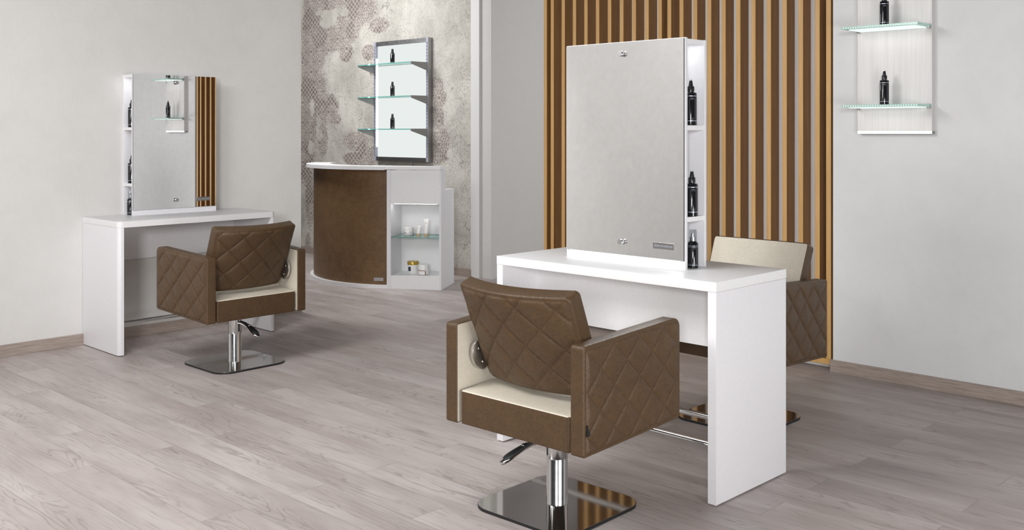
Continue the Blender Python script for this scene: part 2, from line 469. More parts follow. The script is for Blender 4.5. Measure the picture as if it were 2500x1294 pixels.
# ------------------------------------------------------------------ styling tables
def table(loc, rz, L, D, rc, panel_y, rails, label):
    r = tag(empty('styling_table', loc, rz), label, 'table', 'white styling tables')
    h, t, pt = .7457, .0338, .0332
    x, y = L / 2, D / 2
    bm = bmesh.new()
    prism(bm, rrect(-x, x, -y, y, (rc, rc, 0, 0) if rc else 0, 10), h - t, h, bev=.0012)
    obj('tabletop', bm, M['white'], r, smooth=True, sharp=25)
    for s in (-1, 1):
        xa, xb = (-x + .0008, -x + pt) if s < 0 else (x - pt, x - .0008)
        bm = bmesh.new()
        rr = (rc * .75 if s < 0 else 0, rc * .75 if s > 0 else 0, 0, 0) if rc else 0
        prism(bm, rrect(xa, xb, -y + .0008, y - .0008, rr, 8), .005, h - t - .0006, bev=.0010)
        lg = obj('side_panel', bm, M['white_side'], r, smooth=True, sharp=25)
        for yy in (-y + .05, y - .05):
            bm = bmesh.new(); lathe(bm, [(0, 0), (.010, 0), (.010, .0055), (0, .0055)], 16, (xa + xb) / 2, yy, 0)
            obj('glide', bm, M['black'], lg)
    obj('modesty_panel', BOX(-x + pt, x - pt, panel_y - .009, panel_y + .009, .476, h - t - .0004, bev=.0008), M['white'], r)
    for ry in rails:
        bm = bmesh.new(); tube(bm, (-x + pt + .003, ry, .171), (x - pt - .003, ry, .171), .0115, 24)
        f = obj('footrest_rail', bm, M['chrome'], r, smooth=True, sharp=40)
        for s in (-1, 1):
            bm = bmesh.new(); tube(bm, (s * (x - pt - .008), ry, .171), (s * (x - pt), ry, .171), .026, 28)
            obj('flange', bm, M['chrome'], f, smooth=True, sharp=40)
    for s in (-1, 1):      # cover screws inside the side panels
        bm = bmesh.new(); tube(bm, (s * (x - pt - .0025), .10, .692), (s * (x - pt), .10, .692), .005, 14)
        obj('screw', bm, M['steel'], r, smooth=True, sharp=40)
    return r
table((-2.364, 3.104, 0), 0, 1.03, .462, 0, -.012, (-.14, .14), 'white styling table in the foreground with chairs on both sides')
table((-5.670, 2.9815, 0), pi / 2, 1.005, .466, .030, .218, (-.155,), 'white styling table with rounded corners against the left wall')

def text_mesh(body, size, extr=.0004):
    cu = bpy.data.curves.new('lettering', 'FONT'); cu.body = body; cu.size = size; cu.align_x = 'CENTER'; cu.align_y = 'CENTER'; cu.extrude = extr; cu.shear = .25
    tmp = bpy.data.objects.new('tmp', cu); link(tmp)
    bpy.context.view_layer.update()
    me = bpy.data.meshes.new_from_object(tmp.evaluated_get(bpy.context.evaluated_depsgraph_get()))
    bpy.data.objects.remove(tmp); bpy.data.curves.remove(cu)
    return me

def name_plate(parent, x, y, z, w, h, textsize, rz=0.0, matp='tagplate', matt='ring'):
    """engraved plate facing local -y"""
    bm = bmesh.new(); box(bm, -w / 2, w / 2, 0, .003, -h / 2, h / 2, bev=.0006)
    p = obj('name_plate', bm, M[matp], parent, loc=(x, y - .003, z), rot=(0, 0, rz))
    me = text_mesh('Salon Ambience', textsize); me.name = 'lettering'; me.materials.clear(); me.materials.append(M[matt])
    t = bpy.data.objects.new('lettering', me); t.parent = p; t.location = (0, -.0002, 0); t.rotation_euler = (pi / 2, 0, 0); link(t)
    return p

def mirror_unit(loc, rz, w, d, label, led):
    """cabinet with a mirror on its front (local -y) and open niches at both ends"""
    r = tag(empty('mirror_cabinet', loc, rz), label, 'mirror', 'mirror cabinets on the styling tables')
    z0, z1 = 0.0, .842
    x = w / 2
    y0, y1 = -d / 2, d / 2
    obj('front_board', BOX(-x, x, y0, y0 + .014, z0, z1, bev=.0008), M['white_side'], r)
    obj('rear_board', BOX(-x + .002, x - .002, y1 - .013, y1, z0, z1 - .003, bev=.0008), M['white_side'], r)
    obj('top_board', BOX(-x + .004, x - .004, y0 + .014, y1 - .013, z1 - .022, z1 - .004), M['white'], r)
    obj('core_box', BOX(-.11, .11, y0 + .014, y1 - .013, z0, z1 - .022), M['white'], r)
    for s in (-1, 1):
        for za in (.1715, .5052):
            obj('shelf', BOX(min(s * .11, s * (x - .004)), max(s * .11, s * (x - .004)), y0 + .014, y1 - .013, za, za + .018, bev=.0006), M['white'], r)
        obj('led_strip', BOX(min(s * .115, s * (x - .03)), max(s * .115, s * (x - .03)), y0 + .018, y0 + .026, z1 - .026, z1 - .0222), M['led_tube'], r)
    bm = bmesh.new(); box(bm, -x + .0015, x - .004, y0 - .0045, y0 - .0003, .032, z1 - .003)
    bm.normal_update()
    for f in bm.faces: f.material_index = 0 if abs(f.normal.y) > .9 else 1
    mi = obj('mirror', bm, [M['mirror'], M['grip']], r)
    obj('mirror_backing', BOX(-x + .001, x - .0035, y0 - .0003, y0, .0315, z1 - .0025), M['grip'], r)
    for zz in (.081, .7955):
        bm = bmesh.new()
        Mx = Matrix.Translation((0, y0 - .0045, zz)) @ Matrix.Rotation(pi / 2, 4, 'X')
        lathe(bm, [(0, 0), (.0075, 0), (.0075, .006), (.0108, .006), (.0108, .016), (.0100, .0172), (0, .0172)], 32, M=Mx)
        obj('knob', bm, M['knob'], mi, smooth=True, sharp=35)
    name_plate(mi, x - .092, y0 - .0045, .080, .093, .024, .0125)
    if led:
        obj('led_strip', BOX(-x + .02, x - .02, y0 - .0040, y0 - .0008, .0265, .0308), M['led'], r)
    return r
mirror_unit((-2.3775, 3.121, .7457), 0, .567, .139, 'frameless mirror cabinet on the foreground table, lit white base', True)
mirror_unit((-5.8365, 2.989, .7457), pi / 2, .545, .136, 'mirror cabinet on the left wall table reflecting wooden slats and glass shelves', False)

# ------------------------------------------------------------------ cushions
def samples(L, r, step):
    """positions 0..L, dense near both ends"""
    e = [r * (1 - cos(.5 * pi * i / 6)) for i in range(7)]
    n = max(1, int((L - 2 * r) / step))
    return e + [r + (L - 2 * r) * i / n for i in range(1, n)] + [L - q for q in reversed(e)]

def corner_inset(p, L, rs, hi):
    """inset of an edge at p when the corner radii are rs=(at 0, at L)"""
    a = 0.0
    if p < rs[0]: a = rs[0] - sqrt(max(0, rs[0] ** 2 - (rs[0] - p) ** 2))
    if p > L - rs[1]: q = L - p; a = max(a, rs[1] - sqrt(max(0, rs[1] ** 2 - (rs[1] - q) ** 2)))
    return a

def quilt(u, v, per, amp, crown, ou=0.0, ov=0.0):
    """flat diamond pads with narrow stitched creases"""
    k = per / sqrt(2)
    a = (u + ou + v + ov) / sqrt(2); b = (u + ou - v - ov) / sqrt(2)
    g = 1.0; c = 1.0
    for d in (a, b):
        f = abs(((d / k) + .5) % 1.0 - .5) * k
        g *= 1 - exp(-f / .0048)
        c *= 1 - (1 - min(1.0, f / (k / 2))) ** 2
    return amp * g + crown * c

def cushion(L, Hh, T, corners, rr, mapf, step=.0045, q_front=None, q_back=None, seam=True, border=5):
    """rounded pad. corners radii (u0v0,u1v0,u1v1,u0v1). returns (front+band bmesh, back bmesh)"""
    U = samples(L, rr, step); V = samples(Hh, rr, step)
    c00, c10, c11, c01 = corners
    def pt(u, v, side):
        aL = corner_inset(v, Hh, (c00, c01), 0); aR = corner_inset(v, Hh, (c10, c11), 0)
        uu = aL + u / L * (L - aL - aR)
        e = min(u, L - u, v, Hh - v)
        # true distance in rounded corners is approximated by the grid distance
        drop = rr - sqrt(max(0.0, rr * rr - (rr - e) ** 2)) if e < rr else 0.0
        w = T / 2 - drop
        q = q_front if side > 0 else q_back
        if q:
            fade = min(1.0, max(0.0, (e - .008) / .018))
            w += q(uu, v) * (1 - (1 - fade) ** 2)
        if seam and q: w -= .0022 * exp(-((e - .0115) / .0026) ** 2)
        return mapf(uu, v, side * w)
    def grid(bm, side):
        g = [[bm.verts.new(pt(u, v, side)) for v in V] for u in U]
        for i in range(len(U) - 1):
            for j in range(len(V) - 1):
                q = (g[i][j], g[i + 1][j], g[i + 1][j + 1], g[i][j + 1])
                bm.faces.new(q if side > 0 else q[::-1])
        return g
    def ring(g):
        n, m = len(U) - 1, len(V) - 1
        return [g[i][0] for i in range(n)] + [g[n][j] for j in range(m)] + [g[i][m] for i in range(n, 0, -1)] + [g[0][j] for j in range(m, 0, -1)]
    A = bmesh.new(); ga = grid(A, 1)
    T_ = bmesh.new(); gb = grid(T_, -1)
    nu, nv = len(U) - 1, len(V) - 1
    co = [[v.co.copy() for v in row] for row in gb]
    T_.free()
    K = border
    gB = {}
    for i in range(nu + 1):
        for j in range(nv + 1):
            if not (K < i < nu - K and K < j < nv - K): gB[i, j] = A.verts.new(co[i][j])
    B = bmesh.new(); gC = {}
    for i in range(nu):
        for j in range(nv):
            q = [(i, j), (i, j + 1), (i + 1, j + 1), (i + 1, j)]
            if K <= i < nu - K and K <= j < nv - K:
                for c in q:
                    if c not in gC: gC[c] = B.verts.new(co[c[0]][c[1]])
                B.faces.new([gC[c] for c in q])
            else: A.faces.new([gB[c] for c in q])
    ra = ring(ga)
    rb = [gB[i, 0] for i in range(nu)] + [gB[nu, j] for j in range(nv)] + [gB[i, nv] for i in range(nu, 0, -1)] + [gB[0, j] for j in range(nv, 0, -1)]
    for i in range(len(ra)):
        j = (i + 1) % len(ra)
        A.faces.new((ra[j], ra[i], rb[i], rb[j]))
    return A, B

TILT = .0575
def make_chair():
    r = empty('salon_chair')
    # steel foot
    bm = bmesh.new(); prism(bm, rrect(-.2085, .2085, -.2085, .2085, .078, 16), .0088, .0105, bev=.0006)
    bp = obj('base_plate', bm, M['plate'], r, smooth=True, sharp=25)
    bm = bmesh.new(); prism(bm, rrect(-.21, .21, -.21, .21, .079, 16), 0, .0090, bev=.0020)
    obj('base_gasket', bm, M['black'], bp)
    bm = bmesh.new()
    lathe(bm, [(0, .0105), (.0362, .0105), (.0362, .013), (.0352, .0145), (.0352, .160), (.0346, .1612), (.0346, .162)], 48)
    po = obj('post', bm, M['satin'], r, smooth=True, sharp=35)
    bm = bmesh.new()
    lathe(bm, [(.0352, .1622), (.0356, .163), (.0356, .286), (0, .286)], 48)
    obj('sleeve', bm, M['satin'], po, smooth=True, sharp=35)
    # pump lever, built along +x, turned as a part
    lv = obj('lever', lever_mesh(), M['chrome'], r, smooth=True, sharp=50)
    pad = bmesh.new(); sweep(pad, [(.050, .2290, .0080), (.090, .2238, .0095), (.118, .2145, .0120), (.142, .2035, .0155), (.164, .1925, .0182), (.181, .1835, .0170), (.191, .1780, .010)], .0036, .0035)
    obj('grip_pad', pad, M['grip'], lv, smooth=True, sharp=60)
    for x, z, s in ((.104, .2225, .0046), (.122, .2165, .0070)):
        bm = bmesh.new(); Mx = Matrix.Translation((x, 0, z)) @ Matrix.Rotation(.42, 4, 'Y')
        lathe(bm, [(s, 0), (s * .8, s * .45), (0, s * .6)], 16, M=Mx)
        obj('stud', bm, M['chrome'], lv, smooth=True)
    bm = bmesh.new(); box(bm, .0345, .0362, -.0045, .0045, .172, .226)
    obj('slot', bm, M['black'], lv)
    # seat
    def mp(u, v, w):
        y = -.2205 + v
        return Vector((u - .2345, y, .329 + (y + .22) * TILT + w))
    def crown(u, v): return .007 * sin(pi * min(1, max(0, u / .469))) * sin(pi * min(1, max(0, v / .47)))
    A, B = cushion(.469, .470, .112, (.010, .010, .02, .02), .006, mp, .02, q_front=crown, seam=False)
    # front (+w) is the cream top, band and underside are brown: swap roles
    top = bmesh.new()
    body = bmesh.new()
    split_faces(A, top, body, lambda f: f.normal.z > .55)
    merge(body, B)
    st = obj('seat', body, M['leather'], r, smooth=True, sharp=50)
    obj('seat_pad', top, M['cream'], st, smooth=True)
    obj('seat_mount', BOX(-.08, .08, -.07, .09, .2755, .292), M['black'], st)
    # arms
    for s in (1, -1):
        ln, hh, T = .4845, .334, .0529
        sn, cs = sin(.0437), cos(.0437)
        def mp(u, v, w, s=s):
            out = .2967 - T / 2 + w
            x = out + u * sn; y = -.2292 + u * cs
            return Vector((s * x, y, .2727 + v + u * TILT))
        per = .127
        A, B = cushion(ln, hh, T, (.010, .018, .034, .012), .0065, mp, .0030,
                       q_front=lambda u, v: quilt(u, v, per, .0050, .0024, .048, .0))
        arm = obj('armrest', A, M['leather'], r, smooth=True)
        obj('inner_panel', B, M['cream'], arm, smooth=True)
        if s > 0:
            xx = .2967 + .010 * sn
            obj('fabric_tag', BOX(xx + .0005, xx + .0045, -.2185, -.2165 + .012, .338, .372), M['black'], arm)
    # backrest
    Lb, Hb, T = .478, .358, .056
    ux = Vector((0, -.388, .922)); nx = Vector((0, -.922, -.388))     # up the lean, rearwards
    def mp(u, v, w):
        xx = (u - Lb / 2)
        k = .965 + .035 * (v / Hb)
        q = xx / (Lb / 2)
        bow = .056 * (1 - q * q)
        dip = -.006 * (1 - q * q) * (v / Hb)
        base = Vector((0, -.060, .424)) + ux * (v + dip)
        return base + Vector((xx * k, -bow, 0)) + nx * w
    A, B = cushion(Lb, Hb, T, (.050, .050, .018, .018), .0075, mp, .0032,
                   q_front=lambda u, v: quilt(u, v, .142, .0054, .0034, .070, .040))
    bk = obj('backrest', A, M['leather'], r, smooth=True)
    obj('front_pad', B, M['cream'], bk, smooth=True)
    for s in (1, -1):
        bm = bmesh.new()
        Mx = Matrix.Translation((s * .2300, -.134, .490)) @ Matrix.Rotation(s * pi / 2, 4, 'Y') @ Matrix.Rotation(.40 * s, 4, 'Z')
        pts = [(.030 * cos(2 * pi * i / 28), .030 * sin(2 * pi * i / 28)) for i in range(28)]
        prism(bm, [(x * 1.75, y * 1.2) for x, y in pts], -.006, .006, bev=.0015)
        bmesh.ops.transform(bm, matrix=Mx, verts=bm.verts)
        hg = obj('hinge_plate', bm, M['hinge'], r, smooth=True, sharp=40)
        for k in (-.026, .026):
            bm = bmesh.new()
            lathe(bm, [(.0042, -.006), (.0036, -.0085), (0, -.009)], 12, M=Mx @ Matrix.Translation((k, 0, 0)))
            obj('screw', bm, M['chrome'], hg, smooth=True)
    return r

def split_faces(src, a, b, test):
    src.normal_update()
    for dst, want in ((a, True), (b, False)):
        mpv = {}
        for f in src.faces:
            if test(f) != want: continue
            vs = []
            for v in f.verts:
                if v not in mpv: mpv[v] = dst.verts.new(v.co)
                vs.append(mpv[v])
            dst.faces.new(vs)
    src.free()

def merge(dst, src):
    mpv = {v: dst.verts.new(v.co) for v in src.verts}
    for f in src.faces: dst.faces.new([mpv[v] for v in f.verts])
    src.free()
    bmesh.ops.remove_doubles(dst, verts=dst.verts, dist=1e-6)

def sweep(bm, path, up, dn, n=16):
    """flattened sweep along x/z path of (x, z, half width)"""
    rings = []
    for k, (x, z, hw) in enumerate(path):
        a = path[max(0, k - 1)]; b = path[min(len(path) - 1, k + 1)]
        d = Vector((b[0] - a[0], 0, b[1] - a[1])).normalized(); nrm = Vector((-d.z, 0, d.x))
        sc = min(1.0, hw / .008)
        rings.append([bm.verts.new(Vector((x, 0, z)) + Vector((0, hw * cos(2 * pi * i / n), 0)) + nrm * (sin(2 * pi * i / n) * (up if sin(2 * pi * i / n) > 0 else dn) * sc)) for i in range(n)])
    for a, b in zip(rings, rings[1:]):
        for i in range(n):
            j = (i + 1) % n
            bm.faces.new((a[i], a[j], b[j], b[i]))
    bm.faces.new(rings[0][::-1]); bm.faces.new(rings[-1])

def lever_mesh():
    bm = bmesh.new()
    sweep(bm, [(.030, .2215, .0090), (.060, .2225, .0098), (.090, .2180, .0115), (.118, .2085, .0145), (.142, .1975, .0185), (.164, .1865, .0215), (.184, .1760, .0205), (.197, .1690, .0150), (.203, .1655, .006)], .0055, .0090)
    return bm

def copy_tree(o, parent=None):
    c = o.copy(); COL.objects.link(c); c.parent = parent
    for ch in list(o.children): copy_tree(ch, c)
    return c

chair = make_chair()
tag(chair, 'quilted brown leather salon chair nearest the camera, seen from behind', 'chair', 'salon chairs')
chair2 = copy_tree(chair); chair2['label'] = 'quilted brown leather salon chair facing the left wall table'
chair3 = copy_tree(chair); chair3['label'] = 'salon chair behind the foreground table, cream backrest facing the camera'
def pose(c, x, y, rz, lev):
    c.location = (x, y, 0); c.rotation_euler = (0, 0, rz)
    for ch in c.children:
        if ch.name.startswith('lever'): ch.rotation_euler = (0, 0, lev)
pose(chair, -2.2406, 2.5199, .0258, radians(245))
pose(chair2, -4.860, 2.8581, 1.5819, radians(276))
pose(chair3, -2.3598, 3.846, 3.1394, radians(255))

# ------------------------------------------------------------------ bottles
def make_bottle(style):
    r = empty('bottle')
    if style == 'pump':
        R, hb = .0215, .120
        bm = bmesh.new(); lathe(bm, [(0, 0), (R - .0015, 0), (R, .0015), (R, hb - .004), (R - .0015, hb - .0012), (R - .004, hb), (.0105, hb + .001), (.0105, hb + .003), (0, hb + .003)], 40)
        body = obj('body', bm, M['gloss'], r, smooth=True, sharp=40)
        bm = bmesh.new(); lathe(bm, [(0, hb + .003), (.0128, hb + .003), (.0128, hb + .021), (.0118, hb + .0225), (0, hb + .0225)], 32)
        obj('collar', bm, M['capblack'], r, smooth=True, sharp=40)
        bm = bmesh.new(); lathe(bm, [(0, hb + .0225), (.0088, hb + .0225), (.0056, hb + .043), (.0050, hb + .044), (0, hb + .044)], 24)
        obj('nozzle', bm, M['capblack'], r, smooth=True, sharp=40)
        bm = bmesh.new(); lathe(bm, [(0, hb + .0442), (.0046, hb + .0442), (.0040, hb + .0505), (0, hb + .051)], 20)
        obj('tip', bm, M['clear'], r, smooth=True, sharp=40)
        bands = ((hb - .013, .0022), (.016, .0022)); frame = (.026, hb - .026)
    elif style == 'mist':
        R, hb = .0192, .094
        bm = bmesh.new(); lathe(bm, [(0, 0), (R - .0015, 0), (R, .0015), (R, hb - .005), (R - .003, hb), (.0125, hb + .004), (.0105, hb + .005), (0, hb + .005)], 40)
        body = obj('body', bm, M['gloss'], r, smooth=True, sharp=40)
        bm = bmesh.new(); lathe(bm, [(0, hb + .005), (.0112, hb + .005), (.0112, hb + .020), (0, hb + .020)], 32)
        obj('collar', bm, M['alu_light'], r, smooth=True, sharp=40)
        bm = bmesh.new(); lathe(bm, [(0, hb + .0201), (.0055, hb + .0201), (.0055, hb + .034), (0, hb + .035)], 20)
        obj('nozzle', bm, M['alu_light'], r, smooth=True, sharp=40)
        bm = bmesh.new(); lathe(bm, [(.0128, hb + .0046), (.0128, hb + .046), (.0122, hb + .047), (0, hb + .047)], 32)
        obj('cap', bm, M['clear'], r, smooth=True, sharp=40)
        bands = ((hb - .012, .0014), (hb - .0165, .0009), (.011, .0014), (.015, .0009)); frame = (.022, hb - .022)
    else:
        R, hb = .0205, .096
        bm = bmesh.new(); lathe(bm, [(0, 0), (R - .0012, 0), (R, .0012), (R, hb - .003), (R - .002, hb), (.0125, hb + .002), (0, hb + .002)], 32)
        body = obj('body', bm, M['gloss'], r, smooth=True, sharp=40)
        bm = bmesh.new(); lathe(bm, [(0, hb + .002), (.0120, hb + .002), (.0120, hb + .016), (.0100, hb + .017), (.0100, hb + .036), (.009, hb + .037), (0, hb + .037)], 28)
        obj('cap', bm, M['capblack'], r, smooth=True, sharp=40)
        bands = ((hb - .010, .0016), (.012, .0016)); frame = None
    for z, h in bands:
        bm = bmesh.new(); lathe(bm, [(R, z - h / 2), (R + .00025, z - h / 2), (R + .00025, z + h / 2), (R, z + h / 2)], 40)
        obj('printed_band', bm, M['ring'], body, smooth=True, sharp=40)
    if frame:      # fine printed frame on the label side (local -y)
        z0, z1 = frame
        bm = bmesh.new()
        def patch(a0, a1, za, zb):
            n = 6; rr = R + .0003
            ps = [[bm.verts.new((rr * sin(a0 + (a1 - a0) * i / n), -rr * cos(a0 + (a1 - a0) * i / n), z)) for z in (za, zb)] for i in range(n + 1)]
            for a, b in zip(ps, ps[1:]): bm.faces.new((a[0], b[0], b[1], a[1]))
        w = .52; l = .03
        patch(-w, -w + l, z0, z1); patch(w - l, w, z0, z1); patch(-w, w, z0, z0 + .0006); patch(-w, w, z1 - .0006, z1)
        patch(-w * .7, w * .7, z1 + .003, z1 + .0040); patch(-w * .5, w * .5, z1 + .0055, z1 + .0063); patch(-w * .6, w * .6, z0 - .0045, z0 - .0034)
        obj('printed_label', bm, M['ink'], body, smooth=True)
    return r

protos = {}
def bottle(style, x, y, z, rz, label, group):
    if style not in protos:
        protos[style] = o = make_bottle(style)
    else: o = copy_tree(protos[style])
    o.location = (x, y, z); o.rotation_euler = (0, 0, rz)
    tag(o, label, 'bottle', group)
G1, G2, G3, G4 = 'bottles in the foreground mirror cabinet', 'bottles in the left mirror cabinet', 'bottles on the glass shelves at right', 'bottles on the lit display rack'
bottle('pump', -2.1175, 3.121, 1.2693, .85, 'black pump bottle in the highest niche of the foreground mirror cabinet', G1)
bottle('pump', -2.1130, 3.121, .9356, .85, 'black pump bottle in the middle niche of the foreground mirror cabinet', G1)
bottle('mist', -2.1085, 3.121, .7461, .80, 'black bottle with clear cap standing on the foreground table beside the mirror', G1)
bottle('pump', -5.8380, 2.7445, 1.2693, 1.1, 'black bottle in the highest niche of the left mirror cabinet', G2)
bottle('pump', -5.8390, 2.7445, .9356, 1.1, 'black bottle in the middle niche of the left mirror cabinet', G2)
bottle('mist', -5.8440, 2.739, .7461, 1.0, 'black bottle with clear cap standing on the left wall table', G2)
bottle('pump', -2.1285, 4.790, 1.7587, .45, 'black pump bottle on the higher glass shelf of the right wall panel', G3)
bottle('pump', -2.1285, 4.790, 1.3752, .45, 'black pump bottle on the lower glass shelf of the right wall panel', G3)
for z, w in ((1.8552, 'top'), (1.5582, 'middle'), (1.2672, 'lowest')):
    bottle('disc', -7.160, 5.810, z, .6, f'small black bottle on the {w} glass shelf of the lit display rack', G4)

# ------------------------------------------------------------------ glass shelves
def pane(name, x0, x1, y0, y1, z0, z1, parent, rim='rim'):
    bm = bmesh.new(); box(bm, x0, x1, y0, y1, z0, z1)
    bm.normal_update()
    for f in bm.faces: f.material_index = 0 if abs(f.normal.z) > .9 else 1
    return obj(name, bm, [M['pane'], M[rim]], parent)

# right wall panel
px0, px1, py0 = -2.303, -1.930, 4.868
r = tag(empty('shelf_panel', ((px0 + px1) / 2, WR, 1.2335)), 'tall pale wall panel with lit glass shelves on the right wall', 'wall shelf')
def lx(x): return x - (px0 + px1) / 2
def ly(y): return y - WR
def lz(z): return z - 1.2335
obj('back_panel', BOX(lx(px0), lx(px1), ly(py0), -.0002, .0135, 1.45, bev=.0008), M['ashpanel'], r)
obj('panel_edge', BOX(lx(px0), lx(px1), ly(py0) + .003, -.0002, 0, .0135), M['alu'], r)
obj('light_strip', BOX(lx(px0) + .001, lx(px1) - .001, ly(py0) - .0005, ly(py0) + .003, .0005, .0132), M['led'], r)
for zt in (1.3748, 1.7583):
    g = pane('glass_shelf', lx(-2.3085), lx(-1.931), ly(4.702), ly(4.8675), lz(zt - .0105), lz(zt), r, 'rim_lit')
    obj('light_bar', BOX(lx(-2.285), lx(-1.955), ly(4.735), ly(4.8675), lz(zt - .0145), lz(zt - .0110)), M['led_soft'], g)
    bm = bmesh.new()
    n = 30
    for i in range(n):
        x = -2.303 + (.375) * (i + .5) / n
        lathe(bm, [(0, 0), (.0030, 0), (.0024, .0008), (0, .001)], 10, M=Matrix.Translation((lx(x), ly(4.702), lz(zt - .0052))) @ Matrix.Rotation(pi / 2, 4, 'X'))
    obj('led_points', bm, M['led_dots'], g)
    for xx in (-2.300, -1.948):
        bm = bmesh.new(); box(bm, lx(xx), lx(xx) + .012, ly(4.852), ly(4.868), lz(zt - .018), lz(zt) + .0035, bev=.001)
        obj('clip', bm, M['alu'], g)

# display rack on the wallpaper
rx0, rx1, ry0 = -7.535, -6.762, 5.8895
rz0, rz1 = .969, 2.076
cxr = (rx0 + rx1) / 2
r = tag(empty('display_rack', (cxr, WB, rz0)), 'backlit display rack with grey metal frame on the damask wallpaper', 'wall shelf')
def lx(x): return x - cxr
def ly(y): return y - WB
def lz(z): return z - rz0
for s in (0, 1):
    xa = rx0 if s == 0 else rx1 - .028
    bm = bmesh.new(); box(bm, lx(xa), lx(xa + .028), ly(ry0), -.0003, 0, rz1 - rz0, bev=.0012, seg=1)
    up = obj('upright', bm, M['rackpaint'], r)
    bm = bmesh.new()
    nsl = 36
    for i in range(nsl):
        z = .05 + (rz1 - rz0 - .10) * i / (nsl - 1)
        box(bm, lx(xa + .009), lx(xa + .019), ly(ry0) - .0004, ly(ry0) + .001, z - .010, z + .010)
    obj('slot_row', bm, M['shutter'], up)
    bm = bmesh.new(); box(bm, lx(xa + (.028 if s else -.0008)), lx(xa + (.0288 if s else 0)), ly(ry0) + .001, -.0004, .001, rz1 - rz0 - .001)
    obj('side_cover', bm, M['alu'], up)
for za, zb in ((0, .037), (rz1 - rz0 - .040, rz1 - rz0)):
    obj('rail', BOX(lx(rx0 + .028), lx(rx1 - .028), ly(ry0) + .006, -.0005, za, zb, bev=.001), M['alu'], r)
obj('backlit_panel', BOX(lx(rx0 + .028), lx(rx1 - .028), ly(5.915), -.001, .037, rz1 - rz0 - .040), M['backlit'], r)
for s in (0, 1):       # slim light tubes inside the uprights
    xa = rx0 + .0282 if s == 0 else rx1 - .0302
    obj('light_tube', BOX(lx(xa), lx(xa + .002), ly(5.896), ly(5.9148), lz(1.10), lz(1.92)), M['led_tube'], r)
for zt in (1.854, 1.557, 1.266):
    g = pane('glass_shelf', lx(-7.522), lx(-6.775), ly(5.70), ly(5.886), lz(zt - .009), lz(zt), r)
    for xa in (rx0 + .004, rx1 - .012):
        bm = bmesh.new()
        prof = [(5.698, zt + .001), (5.889, zt + .001), (5.889, zt - .074), (5.698, zt - .018)]
        a = [bm.verts.new((lx(xa), ly(y), lz(z) - .0005)) for y, z in prof]; b = [bm.verts.new((lx(xa + .006), ly(y), lz(z) - .0005)) for y, z in prof]
        bm.faces.new(a[::-1]); bm.faces.new(b)
        for i in range(4): bm.faces.new((a[i], a[(i + 1) % 4], b[(i + 1) % 4], b[i]))
        obj('bracket', bm, M['bracketpaint'], r)

# ------------------------------------------------------------------ reception desk
RZ = math.atan2(.5495, .8355)
RO = Vector((-5.9021, 5.2757, 0))
desk = tag(empty('reception_desk', RO, RZ), 'curved reception desk with brown leather front and white lit cabinet', 'reception desk')
def arc(R, a0, a1, n=40, c=(-.50, .875)):
    return [(c[0] + R * cos(radians(a0 + (a1 - a0) * i / n)), c[1] + R * sin(radians(a0 + (a1 - a0) * i / n))) for i in range(n + 1)]
def band(Ro, Ri, a0, a1, z0, z1, u_end, bev=0.0):
    """curved wall from u_end (straight piece) round the arc"""
    poly = [(u_end, .875 - Ro)] if u_end is not None else []
    poly = arc(Ro, a1, a0) + poly
    inner = ([(u_end, .875 - Ri)] if u_end is not None else []) + arc(Ri, a0, a1)
    bm = bmesh.new()
    o_, i_ = poly, inner[::-1]
    n = len(o_)
    V = [[bm.verts.new((p[0], p[1], z)) for z in (z0, z1)] for p in o_]
    W = [[bm.verts.new((p[0], p[1], z)) for z in (z0, z1)] for p in i_]
    for k in range(n - 1):
        bm.faces.new((V[k][0], V[k + 1][0], V[k + 1][1], V[k][1]))
        bm.faces.new((W[k + 1][0], W[k][0], W[k][1], W[k + 1][1]))
        bm.faces.new((V[k][1], V[k + 1][1], W[k + 1][1], W[k][1]))
        bm.faces.new((V[k + 1][0], V[k][0], W[k][0], W[k + 1][0]))
    for k in (0, n - 1):
        bm.faces.new((V[k][0], V[k][1], W[k][1], W[k][0]))
    if bev:
        es = [e for e in bm.edges if len(e.link_faces) == 2 and e.calc_face_angle(0) > 1.2]
        bmesh.ops.bevel(bm, geom=es, offset=bev, segments=2, profile=.5, affect='EDGES')
    return bm
obj('plinth', band(.872, .70, 270, 180, 0, .026, -.445, .0015), M['white'], desk, smooth=True, sharp=30)
cp = obj('curved_panel', band(.842, .82, 270, 181.5, .026, .938, -.445), M['bronze'], desk, smooth=True, sharp=30)
a = radians(270 - 1.6)
name_plate(cp, -.521, .875 - .8425, .068, .078, .026, .0095, 0.0, 'alu_light', 'alu')
# counter top: arc and straight run in one slab
ct = band(.905, .70, 270, 178, .9385, .967, -.455)
obj('counter_top', ct, M['white'], desk, smooth=True, sharp=30)
obj('counter_end', BOX(-.4548, -.006, -.014, .150, .942, .967, bev=.0012), M['white'], desk)
# display cabinet
obj('cabinet_side', BOX(-.444, -.412, 0, .405, 0, .938, bev=.001), M['white_side'], desk)
bm = bmesh.new()
prof = [(.0, .0), (.409, .0), (.409, .775), (.135, .775), (.135, .938), (.0, .938)]
A_ = [bm.verts.new((-.016, y, z)) for y, z in prof]; B_ = [bm.verts.new((0, y, z)) for y, z in prof]
bm.faces.new(A_[::-1]); bm.faces.new(B_)
for i in range(6): bm.faces.new((A_[i], A_[(i + 1) % 6], B_[(i + 1) % 6], B_[i]))
obj('cabinet_side', bm, M['white_side'], desk)
obj('cabinet_front', BOX(-.4115, -.0165, .0015, .0175, .6724, .937, bev=.0008), M['white'], desk)
obj('cabinet_base', BOX(-.4115, -.0165, .0015, .305, 0.0, .106, bev=.0008), M['white'], desk)
obj('cabinet_back', BOX(-.4115, -.0165, .288, .304, .1062, .775), M['white'], desk)
obj('cabinet_top', BOX(-.4115, -.0165, .0178, .2878, .6724, .690), M['white'], desk)
